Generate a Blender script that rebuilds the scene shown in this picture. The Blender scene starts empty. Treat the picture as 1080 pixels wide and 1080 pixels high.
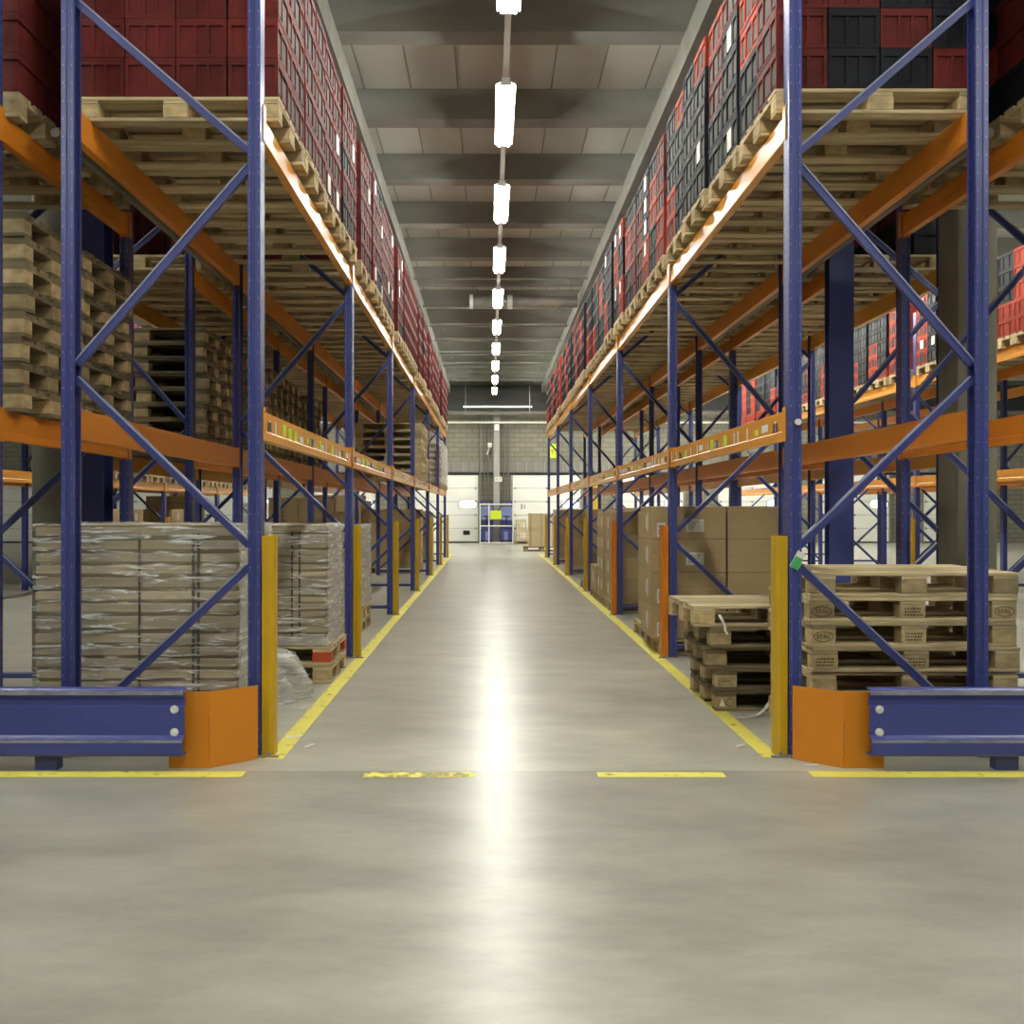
import bpy, math, random
from mathutils import Vector, Matrix
random.seed(7)
C = bpy.context.scene.collection
R = random.uniform

# ------------------------------------------------------------------ helpers
def lin(c):
    return tuple(((v/255)/12.92 if v/255 <= .04045 else ((v/255+.055)/1.055)**2.4) for v in c)

class MB:
    def __init__(s): s.v, s.f, s.m = [], [], []
    def add(s, vs, fs, mi=0):
        b = len(s.v); s.v += [tuple(p) for p in vs]
        for f in fs: s.f.append(tuple(b+i for i in f)); s.m.append(mi)
        return s
    def box(s, x0, x1, y0, y1, z0, z1, mi=0):
        return s.add([(x0,y0,z0),(x1,y0,z0),(x1,y1,z0),(x0,y1,z0),(x0,y0,z1),(x1,y0,z1),(x1,y1,z1),(x0,y1,z1)],
              [(0,3,2,1),(4,5,6,7),(0,1,5,4),(1,2,6,5),(2,3,7,6),(3,0,4,7)], mi)
    def rbox(s, x0, x1, y0, y1, z0, z1, b=.008, mi=0):
        # box whose horizontal and vertical edges are chamfered
        rings = []
        for z, i in ((z0, b), (z0+b, 0), (z1-b, 0), (z1, b)):
            X0, X1, Y0, Y1 = x0+i, x1-i, y0+i, y1-i; c = b*.8
            rings.append([(X0+c,Y0,z),(X1-c,Y0,z),(X1,Y0+c,z),(X1,Y1-c,z),(X1-c,Y1,z),(X0+c,Y1,z),(X0,Y1-c,z),(X0,Y0+c,z)])
        return s.loft(rings, mi)
    def loft(s, rings, mi=0, cap=True):
        n = len(rings[0]); vs = [p for r in rings for p in r]; fs = []
        for k in range(len(rings)-1):
            for i in range(n):
                j = (i+1) % n
                fs.append((k*n+i, k*n+j, (k+1)*n+j, (k+1)*n+i))
        if cap:
            fs.append(tuple(range(n-1, -1, -1))); fs.append(tuple((len(rings)-1)*n+i for i in range(n)))
        return s.add(vs, fs, mi)
    def prism(s, pts, axis, a, b, mi=0):
        def P(u, w, t): return {'x':(t,u,w),'y':(u,t,w),'z':(u,w,t)}[axis]
        return s.loft([[P(u,w,a) for u,w in pts],[P(u,w,b) for u,w in pts]], mi)
    def tube(s, p, q, r, n=10, mi=0):
        p, q = Vector(p), Vector(q); d = (q-p).normalized()
        a = d.orthogonal().normalized(); b = d.cross(a)
        ring = lambda o: [o+a*math.cos(2*math.pi*i/n)*r+b*math.sin(2*math.pi*i/n)*r for i in range(n)]
        return s.loft([ring(p), ring(q)], mi)
    def bar(s, p, q, w, t, mi=0):
        # flat channel bar in the XZ plane from p to q; w across in plane, t along Y
        p, q = Vector(p), Vector(q); d = (q-p).normalized(); n = Vector((-d.z, 0, d.x))*w/2; y = Vector((0, t/2, 0))
        rings = [[o-n-y, o+n-y, o+n+y, o-n+y] for o in (p, q)]
        return s.loft(rings, mi)
    def mesh(s, name, *mats):
        me = bpy.data.meshes.new(name); me.from_pydata(s.v, [], s.f)
        for m in mats: me.materials.append(M[m])
        if len(mats) > 1: me.polygons.foreach_set('material_index', s.m)
        import bmesh
        b = bmesh.new(); b.from_mesh(me); bmesh.ops.recalc_face_normals(b, faces=b.faces); b.to_mesh(me); b.free()
        me.update(); return me

def ob(name, me, parent=None, loc=(0,0,0), rot=(0,0,0), label=None):
    o = bpy.data.objects.new(name, me); C.objects.link(o); o.location = loc; o.rotation_euler = rot
    if parent: o.parent = parent
    if label: o['label'] = label
    return o
def tag(o, label, cat, group=None, kind=None):
    o['label'] = label; o['category'] = cat
    if group: o['group'] = group
    if kind: o['kind'] = kind
    return o
def thing(name, label, cat, loc=(0,0,0), rot=(0,0,0), group=None):
    return tag(ob(name, None, None, loc, rot), label, cat, group)
def struct(name, me, parent=None, loc=(0,0,0), label=None):
    o = ob(name, me, parent, loc, label=label)
    if not parent:
        o['kind'] = 'structure'; o['category'] = name.split('_')[0]
        if not label: o['label'] = name.replace('_', ' ')
    return o
def shade(me):
    for p in me.polygons: p.use_smooth = True
    return me
ORD = ['first','second','third','fourth','fifth','sixth','seventh','eighth','ninth','tenth','eleventh','twelfth','thirteenth','fourteenth','fifteenth','sixteenth','seventeenth','eighteenth','nineteenth','twentieth'] + ['twenty-'+w for w in 'first second third fourth fifth sixth seventh eighth ninth'.split()]

def text_mesh(txt, size, mat, depth=.001):
    cu = bpy.data.curves.new('lettering', 'FONT'); cu.body = txt; cu.size = size; cu.align_x = 'CENTER'; cu.align_y = 'CENTER'; cu.extrude = depth
    o = bpy.data.objects.new('lettering_source', cu); C.objects.link(o)
    bpy.context.view_layer.update()
    me = bpy.data.meshes.new_from_object(o.evaluated_get(bpy.context.evaluated_depsgraph_get()))
    bpy.data.objects.remove(o); me.materials.clear(); me.materials.append(M[mat]); return me

# ------------------------------------------------------------------ materials
M = {}
def mat(name, col, rough=.5, col2=None, scale=(6,6,6), contrast=.5, bump=0., metal=0., vary=0., rvar=0., coat=0., detail=5, bscale=None, spec=.5):
    m = bpy.data.materials.new(name); m.use_nodes = True; N = m.node_tree.nodes; L = m.node_tree.links
    b = N['Principled BSDF']; b.inputs['Roughness'].default_value = rough; b.inputs['Metallic'].default_value = metal
    b.inputs['Coat Weight'].default_value = coat; b.inputs['Specular IOR Level'].default_value = spec
    c = lin(col) + (1,); c2 = lin(col2 or col) + (1,)
    tc = N.new('ShaderNodeTexCoord'); mp = N.new('ShaderNodeMapping'); mp.inputs['Scale'].default_value = scale
    L.new(tc.outputs['Object'], mp.inputs['Vector'])
    oi = N.new('ShaderNodeObjectInfo')
    ad = N.new('ShaderNodeVectorMath'); ad.operation = 'ADD'; L.new(mp.outputs[0], ad.inputs[0])
    sc = N.new('ShaderNodeVectorMath'); sc.operation = 'SCALE'; sc.inputs[0].default_value = (37, 53, 71); L.new(oi.outputs['Random'], sc.inputs['Scale'])
    L.new(sc.outputs[0], ad.inputs[1])
    nz = N.new('ShaderNodeTexNoise'); nz.inputs['Scale'].default_value = 1; nz.inputs['Detail'].default_value = detail; L.new(ad.outputs[0], nz.inputs['Vector'])
    rp = N.new('ShaderNodeMapRange'); rp.inputs['From Min'].default_value = .5-contrast/2; rp.inputs['From Max'].default_value = .5+contrast/2
    L.new(nz.outputs['Fac'], rp.inputs['Value'])
    mx = N.new('ShaderNodeMix'); mx.data_type = 'RGBA'; mx.inputs['A'].default_value = c; mx.inputs['B'].default_value = c2
    L.new(rp.outputs[0], mx.inputs['Factor']); out = mx.outputs['Result']
    if vary:
        hs = N.new('ShaderNodeHueSaturation'); r2 = N.new('ShaderNodeMapRange'); r2.inputs['To Min'].default_value = 1-vary; r2.inputs['To Max'].default_value = 1+vary
        L.new(oi.outputs['Random'], r2.inputs['Value']); L.new(r2.outputs[0], hs.inputs['Value']); L.new(out, hs.inputs['Color']); out = hs.outputs[0]
    L.new(out, b.inputs['Base Color'])
    if rvar:
        r3 = N.new('ShaderNodeMapRange'); r3.inputs['To Min'].default_value = max(.05, rough-rvar); r3.inputs['To Max'].default_value = rough+rvar
        L.new(nz.outputs['Fac'], r3.inputs['Value']); L.new(r3.outputs[0], b.inputs['Roughness'])
    if bump:
        bp = N.new('ShaderNodeBump'); bp.inputs['Strength'].default_value = bump; bp.inputs['Distance'].default_value = .01
        L.new(nz.outputs['Fac'], bp.inputs['Height']); L.new(bp.outputs[0], b.inputs['Normal'])
    M[name] = m; m['b'] = 0
    return m, N, L, b, nz, out

BLUE = (59,67,128); ORANGE = (212,134,40); YEL = (196,158,18)
mat('blue', BLUE, .38, (51,58,114), (3,3,1.2), .6, vary=.06)
mat('blue_rail', (66,74,140), .32, (56,63,124), (1.2,6,6), .6, bump=.03)
mat('orange', ORANGE, .42, (196,116,32), (8,2,8), .6, vary=.05)
mat('orange_lit', (222,156,58), .27, (206,138,44), (8,2,8), .6)  # paler copy of the orange paint, aisle light painted into the colour
mat('blue_dust_glint', (150,154,176), .6, (112,118,152), (6,6,6), .6)  # dust on upper brace edges, with their highlight painted in as well
mat('orange_guard', (204,128,22), .45, (192,118,20), (5,5,3), .7)
mat('yellow', YEL, .45, (176,140,20), (6,6,3), .6)
mat('guard_orange', (206,122,22), .45, (188,106,20), (6,6,3), .6)
mat('wood', (206,188,148), .8, (142,126,94), (2.5,26,26), .55, bump=.25, vary=.22)
mat('wood_old', (136,122,92), .85, (84,75,55), (2.5,26,26), .55, bump=.3, vary=.3)
mat('wood_block', (196,174,132), .85, (138,120,88), (14,14,22), .6, bump=.25, vary=.3)
mat('wood_red', (200,78,40), .7, (150,60,34), (8,8,8), .6, bump=.15)
mat('card', (174,151,112), .75, (158,137,101), (2,2,9), .7, bump=.05, vary=.08)
mat('card_pale', (196,180,146), .75, (180,164,130), (2,2,9), .7, bump=.05, vary=.07)
mat('card_grey', (186,174,150), .75, (148,136,114), (2,2,40), .6, bump=.1, vary=.2)
mat('tape', (178,152,112), .35, (160,134,98), (9,9,9))
mat('paper', (222,220,212), .7, (206,204,198), (5,5,5))
mat('ink', (34,32,30), .8)
mat('stamp', (62,48,36), .85)
mat('strap', (70,64,58), .45)
mat('white_strap', (226,224,214), .5)
mat('steel', (168,168,164), .35, (140,140,138), (9,9,9), metal=.8)
mat('galv', (150,150,142), .45, (128,128,120), (6,6,6), metal=.4)
mat('pipe_grey', (120,116,104), .5, (100,96,88), (3,3,3))
mat('concrete', (160,160,150), .85, (138,138,128), (3,3,1.5), .6, bump=.15)
mat('concrete_column', (136,132,116), .85, (104,100,88), (5,5,1.2), .6, bump=.2)
mat('slab', (206,206,196), .85, (188,188,178), (1,1,1), .6, bump=.05)
mat('beam_concrete', (150,150,144), .85, (134,134,128), (1.5,4,4), .6, bump=.05)
mat('girder', (126,126,118), .85, (108,108,100), (3,3,1.5), .6, bump=.1)
mat('fascia', (52,52,50), .6, (42,42,42), (1,4,4))
mat('panel_grey', (132,130,122), .6, (116,114,106), (4,1,.6))
mat('door_white', (240,240,232), .4, (232,232,224), (1,1,3), .6)
mat('seam', (150,150,146), .6)
mat('scuff', (120,72,24), .6)
mat('rubber', (26,26,26), .7)
mat('red_crate', (98,30,26), .7, (70,22,20), (7,7,7), vary=.15, spec=.2)
mat('orange_crate', (158,56,34), .7, (124,42,28), (7,7,7), vary=.15, spec=.2)
mat('black_crate', (22,24,32), .7, (14,15,21), (7,7,7), vary=.25, spec=.2)
mat('machine_blue', (62,66,124), .4, (50,54,106), (4,4,4))
mat('machine_pale', (118,128,176), .4)
mat('lime', (204,222,40), .5, (190,208,36), (4,4,4))
mat('mint', (70,170,100), .5)
mat('white_paint', (214,214,208), .45)
mat('dark', (20,20,20), .7)
mat('worn_steel', (166,166,170), .4, (110,112,130), (9,30,30), metal=.3)

# upright steel: two columns of punched holes (dark) down the aisle face, rivet dots down the side face
def upright_mat():
    m, N, L, b, nz, out = mat('upright', BLUE, .36, (54,61,118), (3,3,1.5), .6, vary=.05)
    tc = N.new('ShaderNodeTexCoord'); sp = N.new('ShaderNodeSeparateXYZ'); L.new(tc.outputs['Object'], sp.inputs[0])
    def mth(op, a, bb=None, c=None):
        n = N.new('ShaderNodeMath'); n.operation = op
        for i, v in enumerate((a, bb, c)):
            if v is None: continue
            if isinstance(v, (int, float)): n.inputs[i].default_value = v
            else: L.new(v, n.inputs[i])
        return n.outputs[0]
    X, Y, Z = sp.outputs
    zz = mth('ABSOLUTE', mth('SUBTRACT', mth('MODULO', Z, .05), .025))
    yy = mth('ABSOLUTE', mth('SUBTRACT', mth('ABSOLUTE', Y), .03))
    hole = mth('MULTIPLY', mth('LESS_THAN', zz, .009), mth('LESS_THAN', yy, .0075))
    hole = mth('MULTIPLY', hole, mth('GREATER_THAN', mth('ABSOLUTE', X), .0335))
    z2 = mth('ABSOLUTE', mth('SUBTRACT', mth('MODULO', Z, .1), .05))
    x2 = mth('ABSOLUTE', mth('SUBTRACT', mth('ABSOLUTE', X), .024))
    riv = mth('MULTIPLY', mth('LESS_THAN', z2, .004), mth('LESS_THAN', x2, .003))
    riv = mth('MULTIPLY', riv, mth('GREATER_THAN', mth('ABSOLUTE', Y), .0485))
    a = N.new('ShaderNodeMix'); a.data_type = 'RGBA'; L.new(hole, a.inputs['Factor']); L.new(out, a.inputs['A']); a.inputs['B'].default_value = lin((14,14,20))+(1,)
    c = N.new('ShaderNodeMix'); c.data_type = 'RGBA'; L.new(riv, c.inputs['Factor']); L.new(a.outputs['Result'], c.inputs['A']); c.inputs['B'].default_value = lin((132,136,166))+(1,)
    L.new(c.outputs['Result'], b.inputs['Base Color'])
upright_mat()

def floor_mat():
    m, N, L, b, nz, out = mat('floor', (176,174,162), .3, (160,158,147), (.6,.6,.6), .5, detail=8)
    tc = N.new('ShaderNodeTexCoord'); sp = N.new('ShaderNodeSeparateXYZ'); L.new(tc.outputs['Object'], sp.inputs[0])
    # scuffs: stretched noise
    mp = N.new('ShaderNodeMapping'); mp.inputs['Scale'].default_value = (.9, 2.2, 1); mp.inputs['Rotation'].default_value = (0,0,.9); L.new(tc.outputs['Object'], mp.inputs[0])
    n2 = N.new('ShaderNodeTexNoise'); n2.inputs['Scale'].default_value = 1.5; n2.inputs['Detail'].default_value = 8; n2.inputs['Roughness'].default_value = .66; n2.noise_dimensions = '2D'; L.new(mp.outputs[0], n2.inputs[0])
    r = N.new('ShaderNodeMapRange'); r.inputs['From Min'].default_value = .28; r.inputs['From Max'].default_value = .72; r.inputs['To Min'].default_value = .76; r.inputs['To Max'].default_value = 1.2; L.new(n2.outputs['Fac'], r.inputs[0])
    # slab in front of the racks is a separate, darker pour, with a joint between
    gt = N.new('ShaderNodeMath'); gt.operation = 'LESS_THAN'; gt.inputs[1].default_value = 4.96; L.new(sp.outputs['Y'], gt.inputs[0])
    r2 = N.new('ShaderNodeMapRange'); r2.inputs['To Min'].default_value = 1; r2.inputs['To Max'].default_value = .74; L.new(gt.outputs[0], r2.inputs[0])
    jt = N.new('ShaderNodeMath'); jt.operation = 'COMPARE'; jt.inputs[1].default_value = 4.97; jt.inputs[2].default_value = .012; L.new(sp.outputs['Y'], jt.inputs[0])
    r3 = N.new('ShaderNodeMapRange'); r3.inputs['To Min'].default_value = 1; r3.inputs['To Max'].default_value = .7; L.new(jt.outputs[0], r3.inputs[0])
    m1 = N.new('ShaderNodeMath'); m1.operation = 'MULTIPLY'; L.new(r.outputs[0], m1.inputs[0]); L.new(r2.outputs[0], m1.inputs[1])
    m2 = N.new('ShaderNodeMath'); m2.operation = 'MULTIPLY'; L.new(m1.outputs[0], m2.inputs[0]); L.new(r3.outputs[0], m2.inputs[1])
    hs = N.new('ShaderNodeHueSaturation'); L.new(m2.outputs[0], hs.inputs['Value']); L.new(out, hs.inputs['Color']); L.new(hs.outputs[0], b.inputs['Base Color'])
    rr = N.new('ShaderNodeMapRange'); rr.inputs['From Min'].default_value = .3; rr.inputs['From Max'].default_value = .7; rr.inputs['To Min'].default_value = .24; rr.inputs['To Max'].default_value = .38; L.new(n2.outputs['Fac'], rr.inputs[0]); rr.inputs['To Min'].default_value = .28; rr.inputs['To Max'].default_value = .32; L.new(rr.outputs[0], b.inputs['Roughness'])
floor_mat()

def line_mat(name, worn):
    m, N, L, b, nz, out = mat(name, (228,218,100), .5, (210,200,90), (4,4,4), .6)
    tc = N.new('ShaderNodeTexCoord'); n = N.new('ShaderNodeTexNoise'); n.inputs['Scale'].default_value = 14; n.inputs['Detail'].default_value = 8; L.new(tc.outputs['Object'], n.inputs[0])
    r = N.new('ShaderNodeMapRange'); r.inputs['From Min'].default_value = worn-.1; r.inputs['From Max'].default_value = worn+.1; L.new(n.outputs['Fac'], r.inputs[0]); L.new(r.outputs[0], b.inputs['Alpha'])
line_mat('line', .3); line_mat('line_worn', .47)

def brick_mat():
    m, N, L, b, nz, out = mat('brick', (150,144,128), .85)
    tc = N.new('ShaderNodeTexCoord'); mp = N.new('ShaderNodeMapping'); mp.inputs['Rotation'].default_value = (math.pi/2, 0, 0); L.new(tc.outputs['Object'], mp.inputs[0])
    t = N.new('ShaderNodeTexBrick'); t.inputs['Scale'].default_value = 1; t.inputs['Brick Width'].default_value = .5; t.inputs['Row Height'].default_value = .2; t.inputs['Mortar Size'].default_value = .02
    t.inputs['Color1'].default_value = lin((134,131,116))+(1,); t.inputs['Color2'].default_value = lin((124,121,107))+(1,); t.inputs['Mortar'].default_value = lin((108,105,94))+(1,)
    L.new(mp.outputs[0], t.inputs[0]); L.new(t.outputs[0], b.inputs['Base Color'])
brick_mat()

def film_mat(name, lo, hi):
    m = bpy.data.materials.new(name); m.use_nodes = True; N = m.node_tree.nodes; L = m.node_tree.links; M[name] = m
    b = N['Principled BSDF']; o = N['Material Output']
    b.inputs['Base Color'].default_value = (.85,.85,.83,1); b.inputs['Roughness'].default_value = .22
    tr = N.new('ShaderNodeBsdfTransparent'); tr.inputs[0].default_value = (.97,.97,.96,1); mx = N.new('ShaderNodeMixShader')
    tc = N.new('ShaderNodeTexCoord'); mp = N.new('ShaderNodeMapping'); mp.inputs['Scale'].default_value = (2.6,2.6,24); mp.inputs['Rotation'].default_value = (.12,.16,0); L.new(tc.outputs['Object'], mp.inputs[0])
    n = N.new('ShaderNodeTexNoise'); n.inputs['Scale'].default_value = 1.6; n.inputs['Detail'].default_value = 7; n.inputs['Roughness'].default_value = .65; n.inputs['Distortion'].default_value = .6; L.new(mp.outputs[0], n.inputs[0])
    r = N.new('ShaderNodeMapRange'); r.inputs['From Min'].default_value = .51; r.inputs['From Max'].default_value = .64; r.inputs['To Min'].default_value = lo; r.inputs['To Max'].default_value = hi; L.new(n.outputs['Fac'], r.inputs[0])
    bp = N.new('ShaderNodeBump'); bp.inputs['Strength'].default_value = .9; bp.inputs['Distance'].default_value = .03; L.new(n.outputs['Fac'], bp.inputs['Height']); L.new(bp.outputs[0], b.inputs['Normal'])
    L.new(r.outputs[0], mx.inputs[0]); L.new(tr.outputs[0], mx.inputs[1]); L.new(b.outputs[0], mx.inputs[2]); L.new(mx.outputs[0], o.inputs[0])
film_mat('film', .03, .92); film_mat('film_thick', .4, .9)

def emit(name, col, s):
    m = bpy.data.materials.new(name); m.use_nodes = True; N = m.node_tree.nodes; L = m.node_tree.links; M[name] = m
    e = N.new('ShaderNodeEmission'); e.inputs[0].default_value = col+(1,); e.inputs[1].default_value = s; L.new(e.outputs[0], N['Material Output'].inputs[0])
TUBE = 215
emit('tube', (1,.99,.88), TUBE)
emit('daylight', (.93,.97,1), 2)

# ------------------------------------------------------------------ layout constants (metres; camera at the origin, looking along +Y)
CAMZ = 1.37
FY = [5.33, 8.85, 12.45, 16.1, 19.93, 23.77, 27.5]          # frame planes
DEPTH = 1.04
LX, RX = -1.315, 1.70                                         # centre of aisle uprights
L2, R2 = -2.80, 3.18                                          # flue-side uprights of the racks behind
L3, R3 = -6.86, 7.24                                          # racks across the neighbouring aisles
B1, B2, BH = 1.77, 3.47, .17                                  # beam undersides, beam height
T1, T2 = B1+BH, B2+BH
WALL = 39.7

# ------------------------------------------------------------------ shell
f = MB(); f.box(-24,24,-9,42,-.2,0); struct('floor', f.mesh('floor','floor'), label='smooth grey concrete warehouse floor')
f = MB(); f.box(-24,24,-9,42,6.97,7.2); struct('ceiling', f.mesh('ceiling','slab'), label='pale grey concrete plank ceiling')
f = MB(); f.box(-24,24,WALL,WALL+.3,0,6.97); struct('wall_far', f.mesh('wall_far','brick'), label='grey block wall at the end of the aisle')
f = MB(); f.box(-24.3,-24,-9,42,0,6.97); struct('wall_left', f.mesh('wall_left','concrete'))
f = MB(); f.box(24,24.3,-9,42,0,6.97); struct('wall_right', f.mesh('wall_right','concrete'))
f = MB(); f.box(-24,24,-9.3,-9,0,6.97); struct('wall_back', f.mesh('wall_back','concrete'))
k = 0
y = 17.35-2.3*11
bm_ = MB().box(-23.9,23.9,-.15,.15,6.57,6.969).mesh('roof_beam','beam_concrete')
tn = 0
while y < WALL-.4:
    if y > 4:
        tn += 1; struct(f'trim_{tn}', bm_, None, (0,y,0), 'dark concrete roof beam across the hall, %s of the row' % ORD[tn-1])
    y += 2.3
for x0, x1, w in ((-2.15,-1.66,'left'), (2.12,2.6,'right')):
    tn += 1; g = MB(); g.box(x0,x1,-8,WALL-.02,6.25,6.568); struct(f'trim_{tn}', g.mesh('roof_girder','girder'), label=f'grey concrete roof girder running above the {w} rack')
# plank joints on the ceiling underside
g = MB()
for i in range(-12, 13): g.box(.19+i*.62-.01, .19+i*.62+.01, 4, WALL-.1, 6.962, 6.9695)
tn += 1; struct(f'trim_{tn}', g.mesh('plank_joints','beam_concrete'), label='dark joints between the ceiling planks')
# bands of the far wall
g = MB(); g.box(-23.9,23.9,WALL-.3,WALL-.01,5.52,6.56); tn += 1; struct(f'trim_{tn}', g.mesh('fascia','fascia'), label='dark fascia under the roof at the far wall')
g = MB(); g.box(-23.9,23.9,WALL-.12,WALL-.01,2.95,3.4)
for i in range(-60,61): g.box(i*.38-.012, i*.38+.012, WALL-.135, WALL-.115, 2.95, 3.4, 1)
tn += 1; struct(f'trim_{tn}', g.mesh('lintel_panel','panel_grey','seam'), label='ribbed grey panel band above the dock doors')
g = MB(); g.box(-23.9,23.9,WALL-.16,WALL-.01,2.86,2.93); tn += 1; struct(f'trim_{tn}', g.mesh('lintel','dark'), label='black lintel strip above the dock doors')

# dock doors
DW, DH = 2.84, 2.84
def dock_door(n, xr_first, txt=None):
    cx = xr_first
    g = MB()
    for i in range(5):
        z0 = .05+i*(DH-.05)/5; g.rbox(cx-DW/2, cx+DW/2, WALL-.1, WALL-.03, z0+.008, z0+(DH-.05)/5-.008, .006)
    g.box(cx-DW/2, cx+DW/2, WALL-.06, WALL-.02, .02, DH-.02, 1)
    d = struct(f'door_{n}', g.mesh('dock_door','door_white','seam'), label=f'white sectional dock door{" numbered "+txt if txt else ""}, {ORD[n-1]} along the far wall')
    wx = cx+DW/2-.42
    r = []
    for y_, e in ((WALL-.112,.0),(WALL-.1,.02)):
        ring = []
        for i in range(20):
            a = 2*math.pi*i/20; ring.append((wx+math.copysign(abs(math.cos(a))**.45, math.cos(a))*(.36+e), y_, 1.62+math.copysign(abs(math.sin(a))**.6, math.sin(a))*(.17+e)))
        r.append(ring)
    fr = MB().loft([[(wx+(p[0]-wx)*1.1, WALL-.106, 1.62+(p[2]-1.62)*1.16) for p in r[0]], [(wx+(p[0]-wx)*1.1, WALL-.1, 1.62+(p[2]-1.62)*1.16) for p in r[0]]])
    ob('window_frame', fr.mesh('window_frame','rubber'), d)
    ob('window_pane', MB().loft(r).mesh('window_pane','daylight'), d)
    h = MB()
    for i in range(1, 5):
        z = .05+i*(DH-.05)/5
        for xx in (cx-DW/2+.1, cx, cx+DW/2-.1): h.box(xx-.035, xx+.035, WALL-.125, WALL-.1, z-.035, z+.035)
    ob('hinges', h.mesh('hinges','galv'), d)
    for xx in (cx-DW/2-.05, cx+DW/2+.05):
        ob('guide_track', MB().box(xx-.04, xx+.04, WALL-.13, WALL-.02, 0, DH+.05).mesh('guide_track','galv'), d)
    ob('bottom_seal', MB().box(cx-DW/2, cx+DW/2, WALL-.11, WALL-.02, .001, .05).mesh('bottom_seal','rubber'), d)
    if txt:
        ob('door_number', text_mesh(txt, .26, 'ink'), d, (cx-DW/2+.43, WALL-.104, 1.5), (math.pi/2,0,0), 'black door number')
    if n == 5:
        ob('vent_grille', MB().rbox(cx+DW/2-.62, cx+DW/2-.34, WALL-.125, WALL-.1, .34, .52, .01).mesh('vent_grille','dark'), d)
    return d
PITCH = 4.29
for i in range(10):
    dock_door(i+1, -1.93+PITCH*(i-4), '31' if i == 5 else None)

# centre column, wall pipes and recess between the doors
cm = MB(); cm.rbox(.14,.40,WALL-.5,WALL-.2,0,5.5,.01); struct('column_1', cm.mesh('centre_column','concrete'), label='grey concrete wall column between the two dock doors')
for x, r_, z1 in ((-.42,.035,5.5),(-.24,.02,4.8),(-.1,.03,4.9),(.55,.03,4.9),(.66,.025,4.9),(.76,.04,4.9)):
    o = ob('wall_pipe', MB().tube((x,WALL-.2,0),(x,WALL-.2,z1),r_,8).mesh('wall_pipe','pipe_grey'))
    tag(o, 'grey vertical wall pipe %.0f cm %s of the column between the dock doors' % (abs(x-.27)*100, 'left' if x < .27 else 'right'), 'pipe', 'vertical pipes on the far wall')
t = thing('bay_sign', 'small white bay number sign on the column between dock doors', 'sign', (.36,WALL-.505,2.65))
ob('sign_board', MB().rbox(-.17,.13,-.012,0,-.1,.1,.004).mesh('sign_board','paper'), t)
ob('lettering', text_mesh('E 1', .15, 'ink'), t, (-.02,-.0135,0), (math.pi/2,0,0))
t = thing('floodlight', 'small white floodlight bracket on the wall left of column', 'lamp', (-.02,WALL-.32,4.0))
ob('lamp_head', MB().rbox(-.09,.09,-.08,.08,-.05,.16,.03).mesh('lamp_head','white_paint'), t); ob('bracket', MB().tube((0,.06,0),(-.1,.1,-.28),.035,8).tube((-.1,.1,-.28),(-.1,.12,-.3),.05,8).mesh('bracket','white_paint'), t)
t = thing('camera_box', 'white junction box high on the centre column', 'box', (.27,WALL-.51,4.82))
ob('casing', MB().rbox(-.1,.1,-.12,0,-.18,.1,.02).mesh('casing','white_paint'), t); ob('cable_entry', MB().tube((0,-.05,.1),(0,-.05,.16),.02,8).mesh('cable_entry','rubber'), t)
o = ob('ceiling_pipe', MB().tube((-23,WALL-.6,4.98),(23,WALL-.6,4.98),.04,8).mesh('ceiling_pipe','white_paint')); tag(o, 'long pale pipe across the far wall above the block work', 'pipe')
o = ob('ceiling_pipe', MB().tube((-23,WALL-.9,5.35),(23,WALL-.9,5.35),.09,8).mesh('ceiling_pipe','pipe_grey')); tag(o, 'thick brown-grey pipe below the dark fascia at the far wall', 'pipe')
t = thing('ceiling_light', 'unlit strip light hung below dark fascia at the far wall', 'lamp', (.3,WALL-1.3,5.52))
ob('housing', MB().rbox(-1.4,1.4,-.06,.06,0,.07,.01).mesh('housing','white_paint'), t)
ob('bracket', MB().tube((-1.3,0,-.2),(-1.3,0,.9),.012,6).tube((1.3,0,-.2),(1.3,0,.9),.012,6).mesh('bracket','steel'), t)

# ------------------------------------------------------------------ lights along each aisle
hou = MB().prism([(-.045,0),(.045,0),(.045,.07),(-.045,.07)],'y',-.85,.85).mesh('housing','white_paint')
def wing(s):
    return MB().prism([(s*.046,.02),(s*.108,-.004),(s*.11,0),(s*.05,.026)],'y',-.85,.85).mesh('reflector_wing','white_paint')
wl, wr = wing(-1), wing(1)
tubem = MB().tube((0,-.8,0),(0,.8,0),.02,6).mesh('tube','tube')
endm = MB().prism([(-.045,.02),(.045,.02),(.08,-.02),(-.08,-.02)],'y',-.004,.004).mesh('end_cap','white_paint')
LZ = 6.0
def luminaire(x, y, label):
    t = thing('ceiling_light', label, 'lamp', (x,y,LZ), (0,0,0), 'strip lights along the aisle' if abs(x) < 1 else 'strip lights over the next aisles')
    ob('housing', hou, t); ob('reflector_wing', wl, t); ob('reflector_wing', wr, t)
    for s in (-1,1):
        ob('tube', tubem, t, (s*.055,0,-.03)); ob('end_cap', endm, t, (0,s*.856,0))
def row(x, ys, what):
    r_ = MB().box(x-.03,x+.03,ys[0]-1.5,WALL-1.5,LZ+.072,LZ+.13)
    y = ys[0]
    while y < WALL-2: r_.tube((x,y,LZ+.13),(x,y,6.56),.008,5); y += 4.6
    tag(ob('ceiling_light_trunking', r_.mesh('trunking','white_paint')), f'long white trunking rail carrying the strip lights {what}', 'trunking')
    for i, y in enumerate(ys): luminaire(x, y, f'glowing strip light {what}, {ORD[i]} from the front')
row(.17, [14.35+3.2*i-3.2*6 for i in range(14)], 'over the middle aisle')
row(-5.35, [14.35+3.2*i-3.2*5 for i in range(13)], 'over the left neighbouring aisle')
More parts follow.
